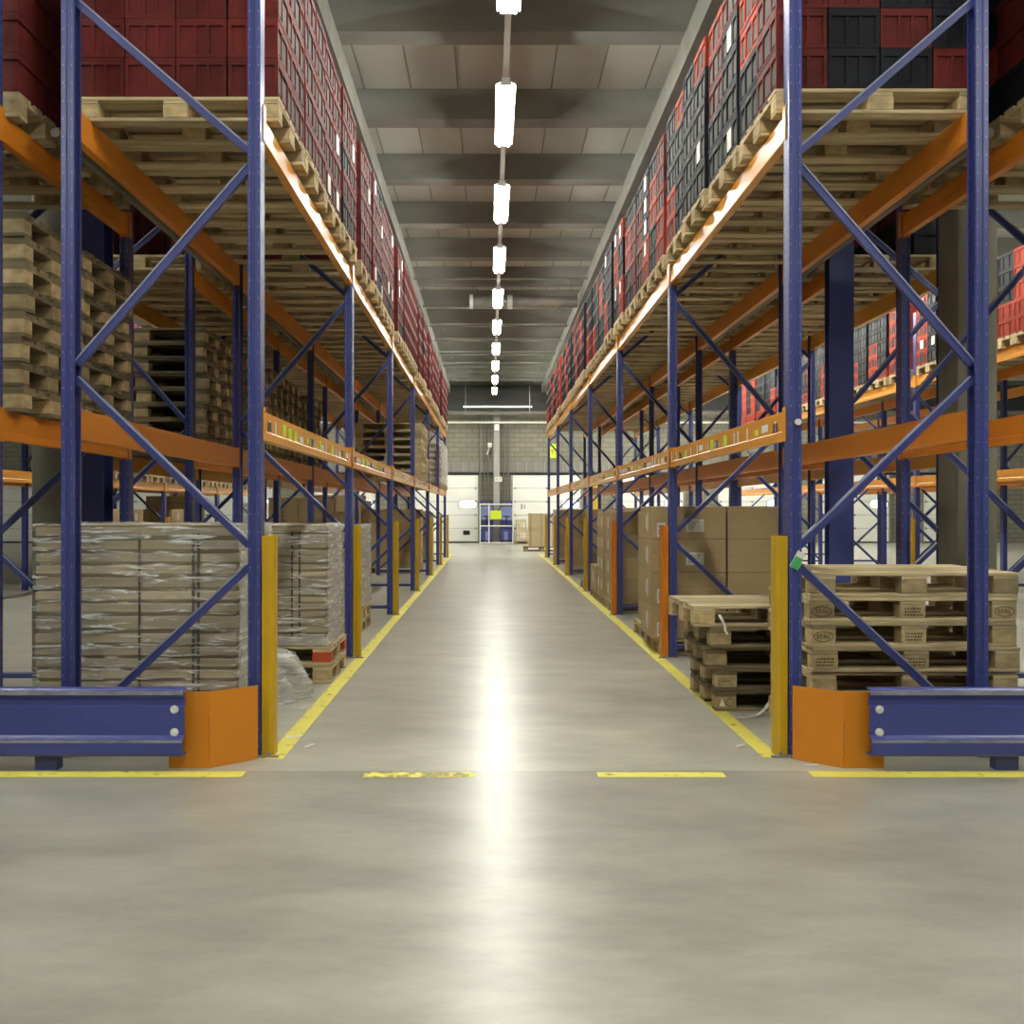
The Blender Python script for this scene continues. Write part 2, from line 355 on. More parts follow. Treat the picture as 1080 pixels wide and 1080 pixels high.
row(5.73, [14.35+3.2*i-3.2*5 for i in range(5)] + [14.35+1.9*i for i in range(13)], 'over the right neighbouring aisle')  # far lamps set closer together, added for more light on the right

row(11.6, [20.5+2*i for i in range(9)], 'added for brightness beyond the far right rack')  # unseen row, added to brighten the right background

# sprinkler pipes and duct under the ceiling
for i, y in enumerate((20.6, 23.4, 25.9, 28.1, 30.6, 33.2, 36.2)):
    g = MB().tube((-9,y,6.4),(9,y,6.4),.028,8)
    o = thing('ceiling_pipe', f'thin sprinkler pipe across the ceiling, {ORD[i]} from the front', 'pipe', (0,0,0), group='sprinkler pipes under the roof')
    ob('pipe', g.mesh('pipe','galv'), o)
    for x in (-1.25, 1.7):
        ob('sprinkler_head', MB().tube((x,y,6.37),(x,y,6.28),.014,6).tube((x,y,6.285),(x,y,6.275),.035,8).mesh('sprinkler_head','steel'), o)
    ob('hanger', MB().tube((-3,y,6.4),(-3,y,6.97),.006,5).tube((3,y,6.4),(3,y,6.97),.006,5).mesh('hanger','galv'), o)
t = thing('ceiling_heater', 'round pale duct heater hung across the aisle under the roof', 'heater', (.1,22.3,6.27))
ob('drum', shade(MB().tube((-.55,0,0),(.4,0,0),.16,20).mesh('drum','galv')), t)
ob('duct', MB().tube((.4,0,0),(1.95,0,0),.13,16).mesh('duct','pipe_grey'), t); ob('collar', MB().tube((.3,0,0),(.42,0,0),.175,16).tube((-.58,0,0),(-.5,0,0),.175,16).mesh('collar','white_paint'), t)
ob('hanger', MB().tube((-.4,0,.15),(-.4,0,.7),.008,5).tube((1.5,0,.12),(1.5,0,.7),.008,5).mesh('hanger','galv'), t)
for x, w in ((-2.57,'left'), (2.95,'right')):
    o = thing('ceiling_pipe', f'brown-grey sprinkler pipe in the gap behind the {w} rack', 'pipe')
    ob('pipe', MB().tube((x,5.6,3.6),(x,28,3.6),.03,8).mesh('pipe','pipe_grey'), o)
    for i in range(8):
        ob('sprinkler_head', MB().tube((x,6.6+i*2.6,3.57),(x,6.6+i*2.6,3.5),.014,6).tube((x,6.6+i*2.6,3.5),(x,6.6+i*2.6,3.49),.03,8).mesh('sprinkler_head','steel'), o)

# ------------------------------------------------------------------ racking
UH = 4.72
def upright_mesh(s):
    # section: aisle face at x = s*.035 ; 100 mm along Y, 70 mm deep, stepped sides with returns
    p = [(.035,-.05),(.035,.05),(.008,.05),(.004,.042),(-.018,.042),(-.022,.05),(-.035,.05),(-.035,.03),(-.031,.03),(-.031,.0455),(-.026,.0455),(-.022,.038),(.006,.038),(.01,.045),(.03,.045),
         (.03,-.045),(.01,-.045),(.006,-.038),(-.022,-.038),(-.026,-.0455),(-.031,-.0455),(-.031,-.03),(-.035,-.03),(-.035,-.05),(-.022,-.05),(-.018,-.042),(.004,-.042),(.008,-.05)]
    return MB().prism([(s*a,b) for a,b in p],'z',.006,UH).mesh('upright','upright')
UM = {1: upright_mesh(1), -1: upright_mesh(-1)}
foot = MB().box(-.0375,.0375,-.085,.085,.0005,.006)
foot.tube((0,-.068,.006),(0,-.068,.02),.009,6).tube((0,.068,.006),(0,.068,.02),.009,6)
foot = foot.mesh('foot_plate','galv')
def brace_mesh(p, q):
    m = MB(); m.bar(p, q, .045, .028)
    # channel lip: a second narrow bar standing proud along the brace
    d = (Vector(q)-Vector(p)).normalized(); n = Vector((-d.z,0,d.x)); n *= math.copysign(.018, n.z)
    m.bar(Vector(p)+n-Vector((0,.0165,0)), Vector(q)+n-Vector((0,.0165,0)), .009, .009, 1)
    return m.mesh('brace','blue','blue_dust_glint')
BR = {}
for s in (1,-1):
    e = .037; D = DEPTH
    def P(u, z): return (-s*u, 0, z)
    BR[s] = [('diagonal_brace', brace_mesh(P(D-e,.15), P(e,1.055))), ('diagonal_brace', brace_mesh(P(e,1.173), P(D-e,2.106))), ('diagonal_brace', brace_mesh(P(D-e,2.19), P(e,3.30))),
             ('horizontal_brace', brace_mesh(P(D-e,.1), P(e,.1))), ('diagonal_brace', brace_mesh(P(e,3.385), P(D-e,4.22))), ('horizontal_brace', brace_mesh(P(e,4.6), P(D-e,4.6)))]
def frame(x, y, s, label, group):
    # aisle upright at x, aisle on side s (+1: aisle lies towards +X)
    t = thing('rack_frame', label, 'rack frame', (x,y,0), (0,0,0), group)
    ob('upright', UM[s], t); ob('upright', UM[-s], t, (-s*DEPTH,0,0))
    ob('foot_plate', foot, t); ob('foot_plate', foot, t, (-s*DEPTH,0,0))
    for n, m in BR[s]: ob(n, m, t)
    return t
BMS = {}
def beam_parts(length, s, paint='orange'):
    k = (round(length,3), s, paint)
    if k not in BMS:
        h = BH
        # closed beam with a stepped face towards the aisle
        pts = [(s*.03,0),(s*.03,.045),(s*.022,.055),(s*.022,h-.03),(s*.006,h-.03),(s*.006,h),(-s*.025,h),(-s*.025,0)]
        bodym = MB().prism(pts,'y',.003,length-.003).mesh('beam_body',paint)
        con = []
        for y0, y1, d in ((-.047,.003,1),(length-.003,length+.047,-1)):
            c = MB().box(min(s*.0365,s*.042),max(s*.0365,s*.042),y0,y1,-.012,h+.012)
            ys = (.001,.005) if d > 0 else (length-.005,length-.001)
            c.box(-.03,.03,ys[0],ys[1],-.012,h+.012)
            con.append(c.mesh('connector',paint))
        BMS[k] = (bodym, con)
    return BMS[k]
def beam(x, y0, y1, z, s, label, group, paint='orange'):
    t = thing('shelf_beam', label, 'shelf beam', (x,y0+.05,z), (0,0,0), group); t['kind'] = 'thing'
    b, c = beam_parts(y1-y0-.1, s, paint)
    ob('beam_body', b, t)
    for m in c: ob('connector', m, t)
    return t
def rack(xa, s, frames, where, bays=None, levels=((B1,'lower'),(B2,'upper')), sides=('front','rear')):
    """xa: X of the aisle-side uprights; s: side the aisle is on."""
    fr, be = [], {}
    for i, y in enumerate(frames):
        fr.append(frame(xa, y, s, f'blue upright frame {where}, {ORD[i]} from the front', f'upright frames {where}'))
    for i in range(len(frames)-1):
        if bays and i not in bays: continue
        for z, lv in levels:
            for sd in sides:
                x, ss = (xa, s) if sd == 'front' else (xa-s*DEPTH, -s)
                be[i, lv, sd] = beam(x, frames[i], frames[i+1], z, ss, f'{"lit-orange" if sd == "front" else "orange"} {lv} {"aisle" if sd=="front" else "rear"} side shelf beam {where}, {ORD[i]} bay', f'shelf beams {where}', 'orange_lit' if sd == 'front' else 'orange')
    return fr, be
WL, WR, WL2, WR2 = 'of the rack left of aisle', 'of the rack right of aisle', 'of the second rack on left', 'of the second rack on right'
WL3, WR3 = 'of the far left rack', 'of the far right rack'
frL, beL = rack(LX, 1, FY, WL); frR, beR = rack(RX, -1, FY, WR)
F2 = [FY[0], 7.3] + FY[1:]
B2X = (0,2,3,4,5,6)
rack(L2-DEPTH, -1, F2, WL2, B2X); rack(R2+DEPTH, 1, F2, WR2, B2X)
frL3, beL3 = rack(L3, 1, FY[2:], WL3); frR3, beR3 = rack(R3, -1, FY[2:], WR3)
rack(R3+1.48+DEPTH, 1, FY[3:], 'of the rack behind the far right one', levels=((B1,'lower'),(B2,'upper')), sides=('front',))

# stickers and marks on frames and beams
st = ob('sticker', MB().box(-.026,.026,-.002,0,-.05,.05).box(-.024,.024,-.003,-.002,-.05,.018,1).mesh('sticker','paper','mint'), frR[0], (.012,-.053,1.09), (0,.5,0), 'green and white sticker')
ob('reflector', MB().tube((0,0,0),(0,-.012,0),.018,14).mesh('reflector','white_paint'), frR[0], (.012,-.05,1.86), label='white round marker')
stk = [MB().box(-.0012,0,-w/2,w/2,-h/2,h/2).mesh('beam_label',c) for w,h,c in ((.1,.075,'lime'),(.03,.08,'paper'),(.13,.045,'paper'),(.08,.04,'lime'))]
bar_ = MB()
for i in range(6): bar_.box(-.0022,-.0012,-.045+i*.016,-.038+i*.016+.004*(i%2),-.028,.028)
bar_ = bar_.mesh('bars','ink')
for be, s in ((beL,1),(beR,-1)):
    for i in range(5):
        b = be[i,'lower','front']; n = (17,20,18,12,8)[i]; ln = FY[i+1]-FY[i]-.2
        for q in range(n):
            yy = .1+ln*(q+R(.15,.85))/n
            o = ob('beam_label', stk[random.choice((0,1,1,2,2,3,1))], b, (s*.0232,yy,.088+R(-.012,.012)), (0,0,0 if s<0 else math.pi))
            if q % 7 == 0: ob('bars', bar_, o)

# yellow and orange post guards
def guard_mesh(s, c):
    # U profile standing off the aisle face
    pts = [(s*.003,-.058),(s*.045,-.066),(s*.066,-.045),(s*.07,0),(s*.066,.045),(s*.045,.066),(s*.003,.058),(s*.003,.053),(s*.043,.061),(s*.061,.042),(s*.065,0),(s*.061,-.042),(s*.043,-.061),(s*.003,-.053)]
    return MB().prism(pts,'z',.0005,1.226).mesh('post_guard',c)
gm = {(s,c): guard_mesh(s,c) for s in (1,-1) for c in ('yellow','guard_orange')}
gfoot = {s: MB().box(min(s*.003,s*.1),max(s*.003,s*.1),-.09,-.067,.0005,.012).tube((s*.05,-.08,.012),(s*.05,-.08,.03),.012,6).mesh('anchor_foot','galv') for s in (1,-1)}
for s, xf, w, fr in ((1,LX+.043,'left',FY),(-1,RX-.043,'right',FY)):
    for i, y in enumerate(fr):
        c = 'guard_orange' if (s < 0 and i in (1,2)) else 'yellow'
        t = thing('post_guard', f'{"orange" if c != "yellow" else "yellow"} steel guard on the {ORD[i]} post along the {w} of aisle', 'post guard', (xf,y,0), (0,0,0), 'post guards along the aisle')
        ob('guard_plate', gm[s,c], t); ob('anchor_foot', gfoot[s], t)
for s, xf, w in ((1,L3+.043,'left'),(-1,R3-.043,'right')):
    for i, y in enumerate(FY[2:]):
        t = thing('post_guard', f'yellow guard on the {ORD[i]} post of the far {w} rack', 'post guard', (xf,y,0), (0,0,0), 'post guards of the far racks')
        ob('guard_plate', gm[s,'yellow'], t)

# ------------------------------------------------------------------ rack-end barriers
def end_barrier(s, xp, w):
    """s=+1: rack to the left of the aisle (barrier runs towards -X). xp: aisle face of the first post."""
    X = lambda d: xp - s*d
    # orange bent corner plate
    g = MB()
    th = .008
    prof = [(0,5.215),(.21,5.03),(.425,5.03)]
    rings = []
    for d, y in prof:
        rings.append([(X(d),y,.0005),(X(d),y+th*1.4,.0005),(X(d),y+th*1.4,.405),(X(d),y,.405)])
    g.loft(rings)
    g.box(min(X(.22),X(.4)),max(X(.22),X(.4)),5.042,5.2,.0005,.008)
    t = thing('corner_protector', f'orange bent steel corner plate at the foot of the {w} front post', 'protector', (0,0,0), (0,0,0), 'rack corner protectors')
    ob('bent_plate', g.mesh('bent_plate','orange_guard'), t)
    sc = MB()
    zz = .03
    for q in range(6):
        z = zz+R(.0,.006); h_ = R(.025,.045); sc.box(X(.209+q%2*.003)-.0012,X(.209+q%2*.003)+.0012,5.0285,5.0297,z,z+h_); zz = z+h_-.002 if q < 5 else 0
    ob('scuff_mark', sc.mesh('scuff_mark','scuff'), t, label='dark scuff marks along the bend')
    # blue sigma rail
    p = [(5.02,.435),(4.975,.435),(4.962,.425),(4.962,.40),(4.985,.375),(4.985,.345),(4.972,.335),(4.972,.19),(4.96,.18),(4.945,.172),(4.945,.095),(4.955,.083),(5.02,.083),(5.02,.092),(4.963,.092),(4.954,.1),(4.954,.166),(4.969,.176),(4.981,.19),(4.981,.335),(4.994,.345),(4.994,.38),(4.971,.405),(4.971,.42),(4.98,.427),(5.02,.427)]
    r_ = thing('end_rail', f'long blue steel crash rail across the {w} rack end', 'crash rail', (0,0,0), (0,0,0), 'rack end rails')
    ob('rail', MB().prism(p,'x',X(.325),X(2.3)).mesh('rail','blue_rail'), r_)
    for z in (.31,.165+.06): pass
    for z in (.325,.205):
        bm2 = MB(); bm2.tube((X(.375),4.972,z),(X(.375),4.966,z),.022,14).tube((X(.375),4.966,z),(X(.375),4.956,z),.015,6)
        ob('bolt', bm2.mesh('bolt','white_paint'), r_)
    ob('worn_edge', MB().box(min(X(.327),X(2.29)),max(X(.327),X(2.29)),4.9605,4.9618,.402,.424).mesh('worn_edge','worn_steel'), r_, label='scraped bare steel top edge')
    ob('worn_edge', MB().box(min(X(.327),X(2.29)),max(X(.327),X(2.29)),4.9437,4.9448,.155,.17).mesh('worn_edge','worn_steel'), r_, label='scraped bare steel lower edge')
    ob('support_post', MB().box(min(X(1.0),X(1.12)),max(X(1.0),X(1.12)),4.996,5.06,.0005,.42).mesh('support_post','blue'), r_)
    ob('support_post', MB().box(min(X(2.05),X(2.17)),max(X(2.05),X(2.17)),4.996,5.06,.0005,.42).mesh('support_post','blue'), r_)
end_barrier(1, LX+.035, 'left'); end_barrier(-1, RX-.035, 'right')

# ------------------------------------------------------------------ floor markings
def marking(x0, x1, y0, y1, label, m='line', cat='floor marking', grp=None):
    tag(ob('floor_marking', MB().box(x0,x1,y0,y1,.0006,.0018).mesh('floor_marking',m)), label, cat, grp)
marking(-1.245,-1.14,5.22,29.5,'long yellow floor line along the left edge of the aisle')
marking(1.51,1.61,5.25,29.5,'long yellow floor line along the right edge of the aisle')
marking(-2.9,-1.277,4.86,4.97,'yellow floor dash in front of the left orange corner plate', grp='dashes across the aisle mouth')
marking(-.653,-.08,4.86,4.95,'worn yellow floor dash left of centre across aisle mouth','line_worn', grp='dashes across the aisle mouth')
marking(.555,1.213,4.86,4.95,'yellow floor dash right of centre across the aisle mouth', grp='dashes across the aisle mouth')
marking(1.66,3.3,4.86,4.97,'yellow floor dash in front of the right orange corner plate', grp='dashes across the aisle mouth')

# ------------------------------------------------------------------ pallets
YB = [(-.35,.1),(0,.145),(.35,.1)]; XB = [-.5275,0,.5275]
YD = [(-.3275,.145),(-.1638,.1),(0,.145),(.1638,.1),(.3275,.145)]
def bx(w, d, h, m, n): return MB().rbox(-w/2,w/2,-d/2,d/2,0,h,.0035).mesh(n, m)
PM = {}
for o_ in ('wood','wood_old'):
    PM[o_] = dict(d1=bx(1.2,.145,.0215,o_,'deck_board'), d2=bx(1.2,.1,.0215,o_,'deck_board'), st=MB().rbox(-.0725,.0725,-.4,.4,0,.0215,.003).mesh('stringer_board',o_),
                  b1=bx(.145,.1,.0775,'wood_block','block'), b2=bx(.145,.145,.0775,'wood_block','block'))
PM['red_block'] = bx(.147,.102,.0775,'wood_red','block')
def pallet_one(m):
    g = MB()
    for y,w in YB: g.box(-.6,.6,y-w/2,y+w/2,0,.0215)
    for x in XB:
        for y,w in YB: g.box(x-.0725,x+.0725,y-w/2,y+w/2,.022,.0995,1)
        g.box(x-.0725,x+.0725,-.4,.4,.1,.1215)
    for y,w in YD: g.box(-.6,.6,y-w/2,y+w/2,.122,.1435)
    return g.mesh('pallet', m, 'wood_block')
PONE = {m: pallet_one(m) for m in ('wood','wood_old')}
PH = .1442
def pallet(x, y, z, label, group=None, near=False, m='wood', rz=0, red=False):
    rot = (0,0,rz)
    if not near:
        return tag(ob('wooden_pallet', PONE[m], None, (x,y,z+.0008), rot), label, 'pallet', group)
    t = thing('wooden_pallet', label, 'pallet', (x,y,z+.0008), rot, group); P = PM[m]
    for yy,w in YB: ob('bottom_board', P['d1' if w > .12 else 'd2'], t, (R(-.004,.004),yy,0))
    for xx in XB:
        for yy,w in YB:
            mm = PM['red_block'] if (red and w < .12) else P['b2' if w > .12 else 'b1']
            ob('block', mm, t, (xx+R(-.003,.003),yy,.022), label='red painted block' if (red and w < .12) else None)
        ob('stringer_board', P['st'], t, (xx,0,.1))
    for yy,w in YD: ob('deck_board', P['d1' if w > .12 else 'd2'], t, (R(-.006,.006),yy+R(-.003,.003),.122))
    return t

# stack in front of the right front bay: seven pallets, 1.2 m side to the camera
P1 = []
for i in range(7):
    P1.append(pallet(2.45+R(-.02,.02), 5.88+R(-.012,.012), i*PH, f'weathered wooden pallet, {ORD[i]} from the bottom of the tall right front stack', 'pallets in the right front stack', True, 'wood', R(-.012,.012)))
P2 = []
for i in range(5):
    dx = (0,.0,-.05,-.045,-.16)[i]; m = 'wood' if i == 4 else 'wood_old'
    P2.append(pallet(2.13+dx, 6.85+R(-.01,.01), i*PH, f'wooden pallet, {ORD[i]} from the bottom of the low stack behind the right guard', 'pallets in the low right stack', True, m, (.0,.01,-.02,.012,.025)[i]))
# branding on blocks of the front stacks
def ring_mesh(rx, rz, w, n=28):
    g = MB()
    for i in range(n):
        a, b = 2*math.pi*i/n, 2*math.pi*(i+1)/n
        g.add([(rx*math.cos(a),0,rz*math.sin(a)),(rx*math.cos(b),0,rz*math.sin(b)),((rx-w)*math.cos(b),0,(rz-w)*math.sin(b)),((rx-w)*math.cos(a),0,(rz-w)*math.sin(a))],[(0,1,2,3)])
    return g.mesh('brand_ring','stamp')
ring = ring_mesh(.058,.03,.004); small_ring = ring_mesh(.028,.028,.004)
epal = text_mesh('EPAL', .036, 'stamp', .0003)
def brand(p, bxn, kind):
    x = XB[bxn]; y = -.4-.0015
    h = ob('brand_mark', None, p, (x,y,.061)); h['label'] = 'burnt-in mark'
    if kind == 'oval':
        ob('ring', ring, h); ob('lettering', epal, h, (0,-.0003,0), (math.pi/2,0,0))
    elif kind == 'box':
        g = MB()
        for a in ((-.05,.05,.022,.025),(-.05,.05,-.025,-.022),(-.05,-.047,-.025,.025),(.047,.05,-.025,.025)): g.box(a[0],a[1],-.0004,0,a[2],a[3])
        ob('ring', g.mesh('frame_mark','stamp'), h); ob('lettering', epal, h, (0,-.0003,0), (math.pi/2,0,0))
    elif kind == 'lines':
        g = MB()
        for r_ in range(3):
            xx = -.05
            while xx < .045:
                w = R(.004,.014); g.box(xx,xx+w,-.0004,0,.012-r_*.018,.021-r_*.018); xx += w+.005
        ob('lettering', g.mesh('stamp_lines','stamp'), h)
    elif kind == 'triangle':
        g = MB(); g.prism([(-.045,-.025),(-.005,-.025),(-.025,.028)],'y',-.0004,0); ob('lettering', g.mesh('triangle_mark','paper'), h); ob('ring', small_ring, h, (.028,-.0002,0))
brand(P1[5],0,'oval'); brand(P1[5],1,'lines'); brand(P1[4],0,'oval'); brand(P1[4],1,'lines'); brand(P1[3],0,'lines'); brand(P1[3],1,'lines'); brand(P1[5],2,'oval')
brand(P2[1],0,'box'); brand(P2[0],0,'triangle')
def ribbon(name, pts, w, label, m='white_strap', cat='strap'):
    vs, fs = [], []
    for i, p in enumerate(pts):
        vs += [(p[0]-w/2,p[1],p[2]+.001),(p[0]+w/2,p[1]+w*.3,p[2]+.001)]
    n = len(pts)
    for i in range(n-1): fs.append((2*i,2*i+1,2*i+3,2*i+2))
    me = MB().add(vs,fs).mesh(name,m); o = ob(name, me); so = o.modifiers.new('s','SOLIDIFY'); so.thickness = .002
    return tag(o, label, cat)
ribbon('torn_strap', [(1.55,6.42,.66),(1.565,6.405,.63),(1.585,6.40,.59),(1.585,6.398,.56),(1.60,6.396,.53)], .018, 'torn white strap hanging on the low right pallet stack')
ribbon('torn_strap', [(1.62,6.25,.004),(1.69,6.22,.006),(1.76,6.24,.02),(1.83,6.3,.05),(1.87,6.33,.09)], .03, 'torn white strap lying on floor by the low right pallet stack')

# upper shelf loads: 4 pallets per bay
def bay_slots(a, b, n=4, w=.8):
    g = (b-a-.1-n*w)/(n+1); return [a+.05+g*(i+1)+w*(i+.5) for i in range(n)]
UP = []     # (x centre, y, side, rack code)
def upper(xa, s, frames, where, code, near_n=0):
    k = 0
    for i in range(len(frames)-1):
        if 1 < frames[i+1]-frames[i] < 1.9: continue
        n = 4 if frames[i+1]-frames[i] > 3 else (2 if frames[i+1]-frames[i] > 1.9 else 1)
        ys = [frames[i+1]-.08-.405-.81*q for q in range(3,-1,-1)] if code == 'L' else bay_slots(frames[i], frames[i+1], n)
        for y in ys:
            xc = xa-s*(DEPTH/2)+R(-.02,.02)
            pallet(xc, y, T2, f'wooden pallet on upper shelf {where}, {ORD[k]} from front', f'pallets on the upper shelf {where}', k < near_n, 'wood')
            UP.append((xc, y, s, code, k)); k += 1
upper(LX,1,FY,WL,'L',6); upper(RX,-1,FY,WR,'R',6)
upper(L2-DEPTH,-1,F2,WL2,'L2'); upper(R2+DEPTH,1,F2,WR2,'R2')  # crates on these pallets are unseen, added to block ceiling light
upper(L3,1,FY[2:],WL3,'L3'); upper(R3,-1,FY[2:],WR3,'R3')

# ------------------------------------------------------------------ crates (0.4 along the aisle, 0.3 deep, 0.23 high)
CH = .23
def crate_mesh(m):
    g = MB(); w, d, h = .196, .146, CH-.003      # half extents
    g.box(-d+.01,d-.01,-w+.01,w-.01,.004,h-.03)
    for z0, z1 in ((0,.022),(h-.042,h)):
        for a in ((-d,d,-w,-w+.014),(-d,d,w-.014,w),(-d,-d+.014,-w+.014,w-.014),(d-.014,d,-w+.014,w-.014)): g.box(a[0],a[1],a[2],a[3],z0,z1)
    for xx in (-d, d-.02):
        for yy in (-w,-.09,.07,w-.02): g.box(xx,xx+.02,yy,yy+.02,.022,h-.042)
    for yy in (-w, w-.014):
        for xx in (-.045,.03): g.box(xx,xx+.016,yy,yy+.014,.022,h-.042)
    for xx in (-d-.0012, d-.0088): g.box(xx,xx+.01,-.05,.05,h-.036,h-.014,1)
    for xx in (-d+.006, d-.012): g.box(xx,xx+.006,-.066,.046,.04,.165,1)
    for xx in (-d+.004, d-.01):
        for yy in (-.17,.1): g.box(xx,xx+.006,yy,yy+.07,.04,.15,1)
    return g.mesh('bottle_crate', m, 'dark')
CRM = {m: crate_mesh(m) for m in ('red_crate','orange_crate','black_crate')}
slip = MB().box(-.0015,0,-.055,.055,-.07,.07).mesh('paper_slip','paper')
LAY = ['bottom','second','third','fourth','top']
cands, rest = [], []
PAT = {}
for xc, y, s, code, k in UP:
    for col in range(2):
        split = random.randint(0,5)
        for lay in range(5):
            for j in range(4):
                cx = xc+s*(.6-.15-.3*j); cy = y-.2+.4*col; cz = T2+PH+.002+lay*CH
                if code in ('L','L2','L3'): m = 'red_crate' if random.random() < .97 else 'black_crate'
                else:
                    m = ('orange_crate' if lay < split else 'black_crate') if code == 'R3' else random.choice(('red_crate','orange_crate','black_crate','black_crate','black_crate'))
                    if code == 'R' and j == 0: m = PAT.setdefault((k,col,lay//2), m)
                face_x = cx+s*.15
                A = 0
                if code in ('L','R','R3') and (j == 0 or (k == 0 and col == 0)):
                    if j == 0:
                        px0, px1 = 517+1000*face_x/(cy-.2), 517+1000*face_x/(cy+.2); A = abs(px1-px0)*CH*1000/cy
                    if k == 0 and col == 0: A = max(A, 300*CH*1e6/(cy-.2)**2/1000)
                    py = 538-1000*(cz+.1-CAMZ)/cy; px = 517+1000*cx/cy
                    if py < -5 or px < 0 or px > 1080: A = 0
                    if code == 'R3' and px > 995: A = 0
                (cands if A > 0 else rest).append((A,cx,cy,cz,m,code,k,col,lay,j))
cands.sort(reverse=True); rest += cands[300:]; cands = cands[:300]
CN = {'red_crate':'dark red','orange_crate':'orange-red','black_crate':'black'}
WH = {'L':'left upper shelf','R':'right upper shelf','R3':'far right rack'}
for A,cx,cy,cz,m,code,k,col,lay,j in cands:
    s = 1 if code == 'L' else -1
    o = ob('bottle_crate', CRM[m], None, (cx+R(-.003,.003),cy,cz), (0,0,0))
    row_ = '' if j == 0 else f', {ORD[j]} row'
    tag(o, f'{CN[m]} crate, {LAY[lay]} layer, {("near","far")[col]} column{row_}, {ORD[k]} pallet, {WH[code]}', 'crate', f'crates on the {WH[code]}')
    if j == 0 and (random.random() < .12 or (code == 'R' and k == 5 and col == 0 and lay > 0)):
        ob('paper_slip', slip, o, (s*.1475,0,.11), (0,0,0 if s < 0 else math.pi), 'white paper slip')
g = MB()
for A,cx,cy,cz,m,code,k,col,lay,j in rest:
    mi = {'red_crate':0,'orange_crate':1,'black_crate':2}[m]; w, d, h = .196, .146, CH-.003
    if code in ('L2','R2','L3') and j in (1,2): continue
    g.box(cx-d+.01,cx+d-.01,cy-w+.01,cy+w-.01,cz,cz+h-.03,mi)
    g.box(cx-d,cx+d,cy-w,cy+w,cz+h-.04,cz+h,mi)
    g.box(cx-d,cx+d,cy-w,cy+w,cz,cz+.02,mi)
    if code in ('L','R','R3'):
        for yy in (-w,-.09,.07,w-.02): g.box(cx-d,cx+d,cy+yy,cy+yy+.02,cz+.02,cz+h-.04,mi)
tag(ob('bottle_crate', g.mesh('crates','red_crate','orange_crate','black_crate')), 'remaining red and black crates deeper and farther along the upper shelves', 'crates', kind='stuff')

# ------------------------------------------------------------------ empty pallet stacks on the lower shelves
def shelf_stack(xc, y, z, n, what, near=False, m='wood_old', rnd=.02):
    for i in range(n):
        pallet(xc+R(-rnd,rnd), y+R(-rnd,rnd)*.4, z+i*PH, f'old wooden pallet, {ORD[i]} from the bottom of {what}', 'empty pallets stacked on lower shelves', near, m)
x2c = L2-DEPTH/2+.03
sl = bay_slots(F2[0],F2[1],2)
shelf_stack(x2c, sl[0], T1, 8, 'the front stack on second left rack')
shelf_stack(x2c, sl[1]-.05, T1, 8, 'the second stack on second left rack', True)
for q, y in enumerate(bay_slots(F2[2],F2[3])):
    shelf_stack(x2c, y+.0, T1, (8,8,7,8)[q], f'the {ORD[2+q]} stack on second left rack', q == 0)
for q, y in enumerate(bay_slots(F2[3],F2[4])[:3]):
    shelf_stack(x2c, y, T1, (8,7,8)[q], f'the {ORD[6+q]} stack on second left rack')
xLc = LX-DEPTH/2
for q, y in enumerate(bay_slots(FY[3],FY[4])[1:3]):
    shelf_stack(xLc, y, T1, 7, f'the {ORD[q]} stack on left lower shelf', m='wood')
x3c = L3-DEPTH/2
for i in (1,2,3):
    for q, y in enumerate(bay_slots(FY[2+i],FY[3+i])):
        shelf_stack(x3c, y, T1, 3, f'the {ORD[(i-1)*4+q]} stack on far left rack', m='wood', rnd=.01)

# ------------------------------------------------------------------ wrapped loads of flat cardboard on the left
def bundle(x0, x1, y0, y1, z0, z1):
    b = min(.02, (z1-z0)*.3); j = lambda: R(-.006,.006)
    g = MB(); rings = []
    a = [j() for _ in range(4)]
    for z, i in ((z0,b),(z0+(z1-z0)*.22,b*.35),(z0+(z1-z0)*.34,0),(z1-.004,0),(z1,.004)):
        rings.append([(x0+i+a[0],y0+i+a[2],z),(x1-i+a[1],y0+i+a[2],z),(x1-i+a[1],y1-i+a[3],z),(x0+i+a[0],y1-i+a[3],z)])
    return g.loft(rings)
def film_shell(x0, x1, y0, y1, z0, z1, m='film', amp=.006):
    # wrinkled sleeve with a closed top, cut fine enough to wrinkle
    n, k = 22, 26; g = MB(); rings = []
    per = [(x0+(x1-x0)*i/n, y0) for i in range(n)] + [(x1, y0+(y1-y0)*i/n) for i in range(n)] + [(x1-(x1-x0)*i/n, y1) for i in range(n)] + [(x0, y1-(y1-y0)*i/n) for i in range(n)]
    cx, cy = (x0+x1)/2, (y0+y1)/2
    for q in range(k+1):
        z = z0+(z1-z0)*q/k; ring = []
        for i, (x, y) in enumerate(per):
            w = 1+R(0,amp)*1.6+ (.004*math.sin(q*2.1+i*.3))
            ring.append((cx+(x-cx)*w, cy+(y-cy)*w, z))
        rings.append(ring)
    rings.append([(cx+(x-cx)*.93, cy+(y-cy)*.93, z1+R(.004,.01)) for x, y in per])
    g.loft(rings, cap=False); g.add(rings[-1], [tuple(range(len(per)))])
    # the film is doubled over on the aisle side and along the lower edge
    for q in range(k+1):
        for i in range(len(per)):
            if n <= i < 2*n or q < 2: g.m[q*len(per)+i] = 1
    return shade(g.mesh('stretch_film', m, 'film_thick'))
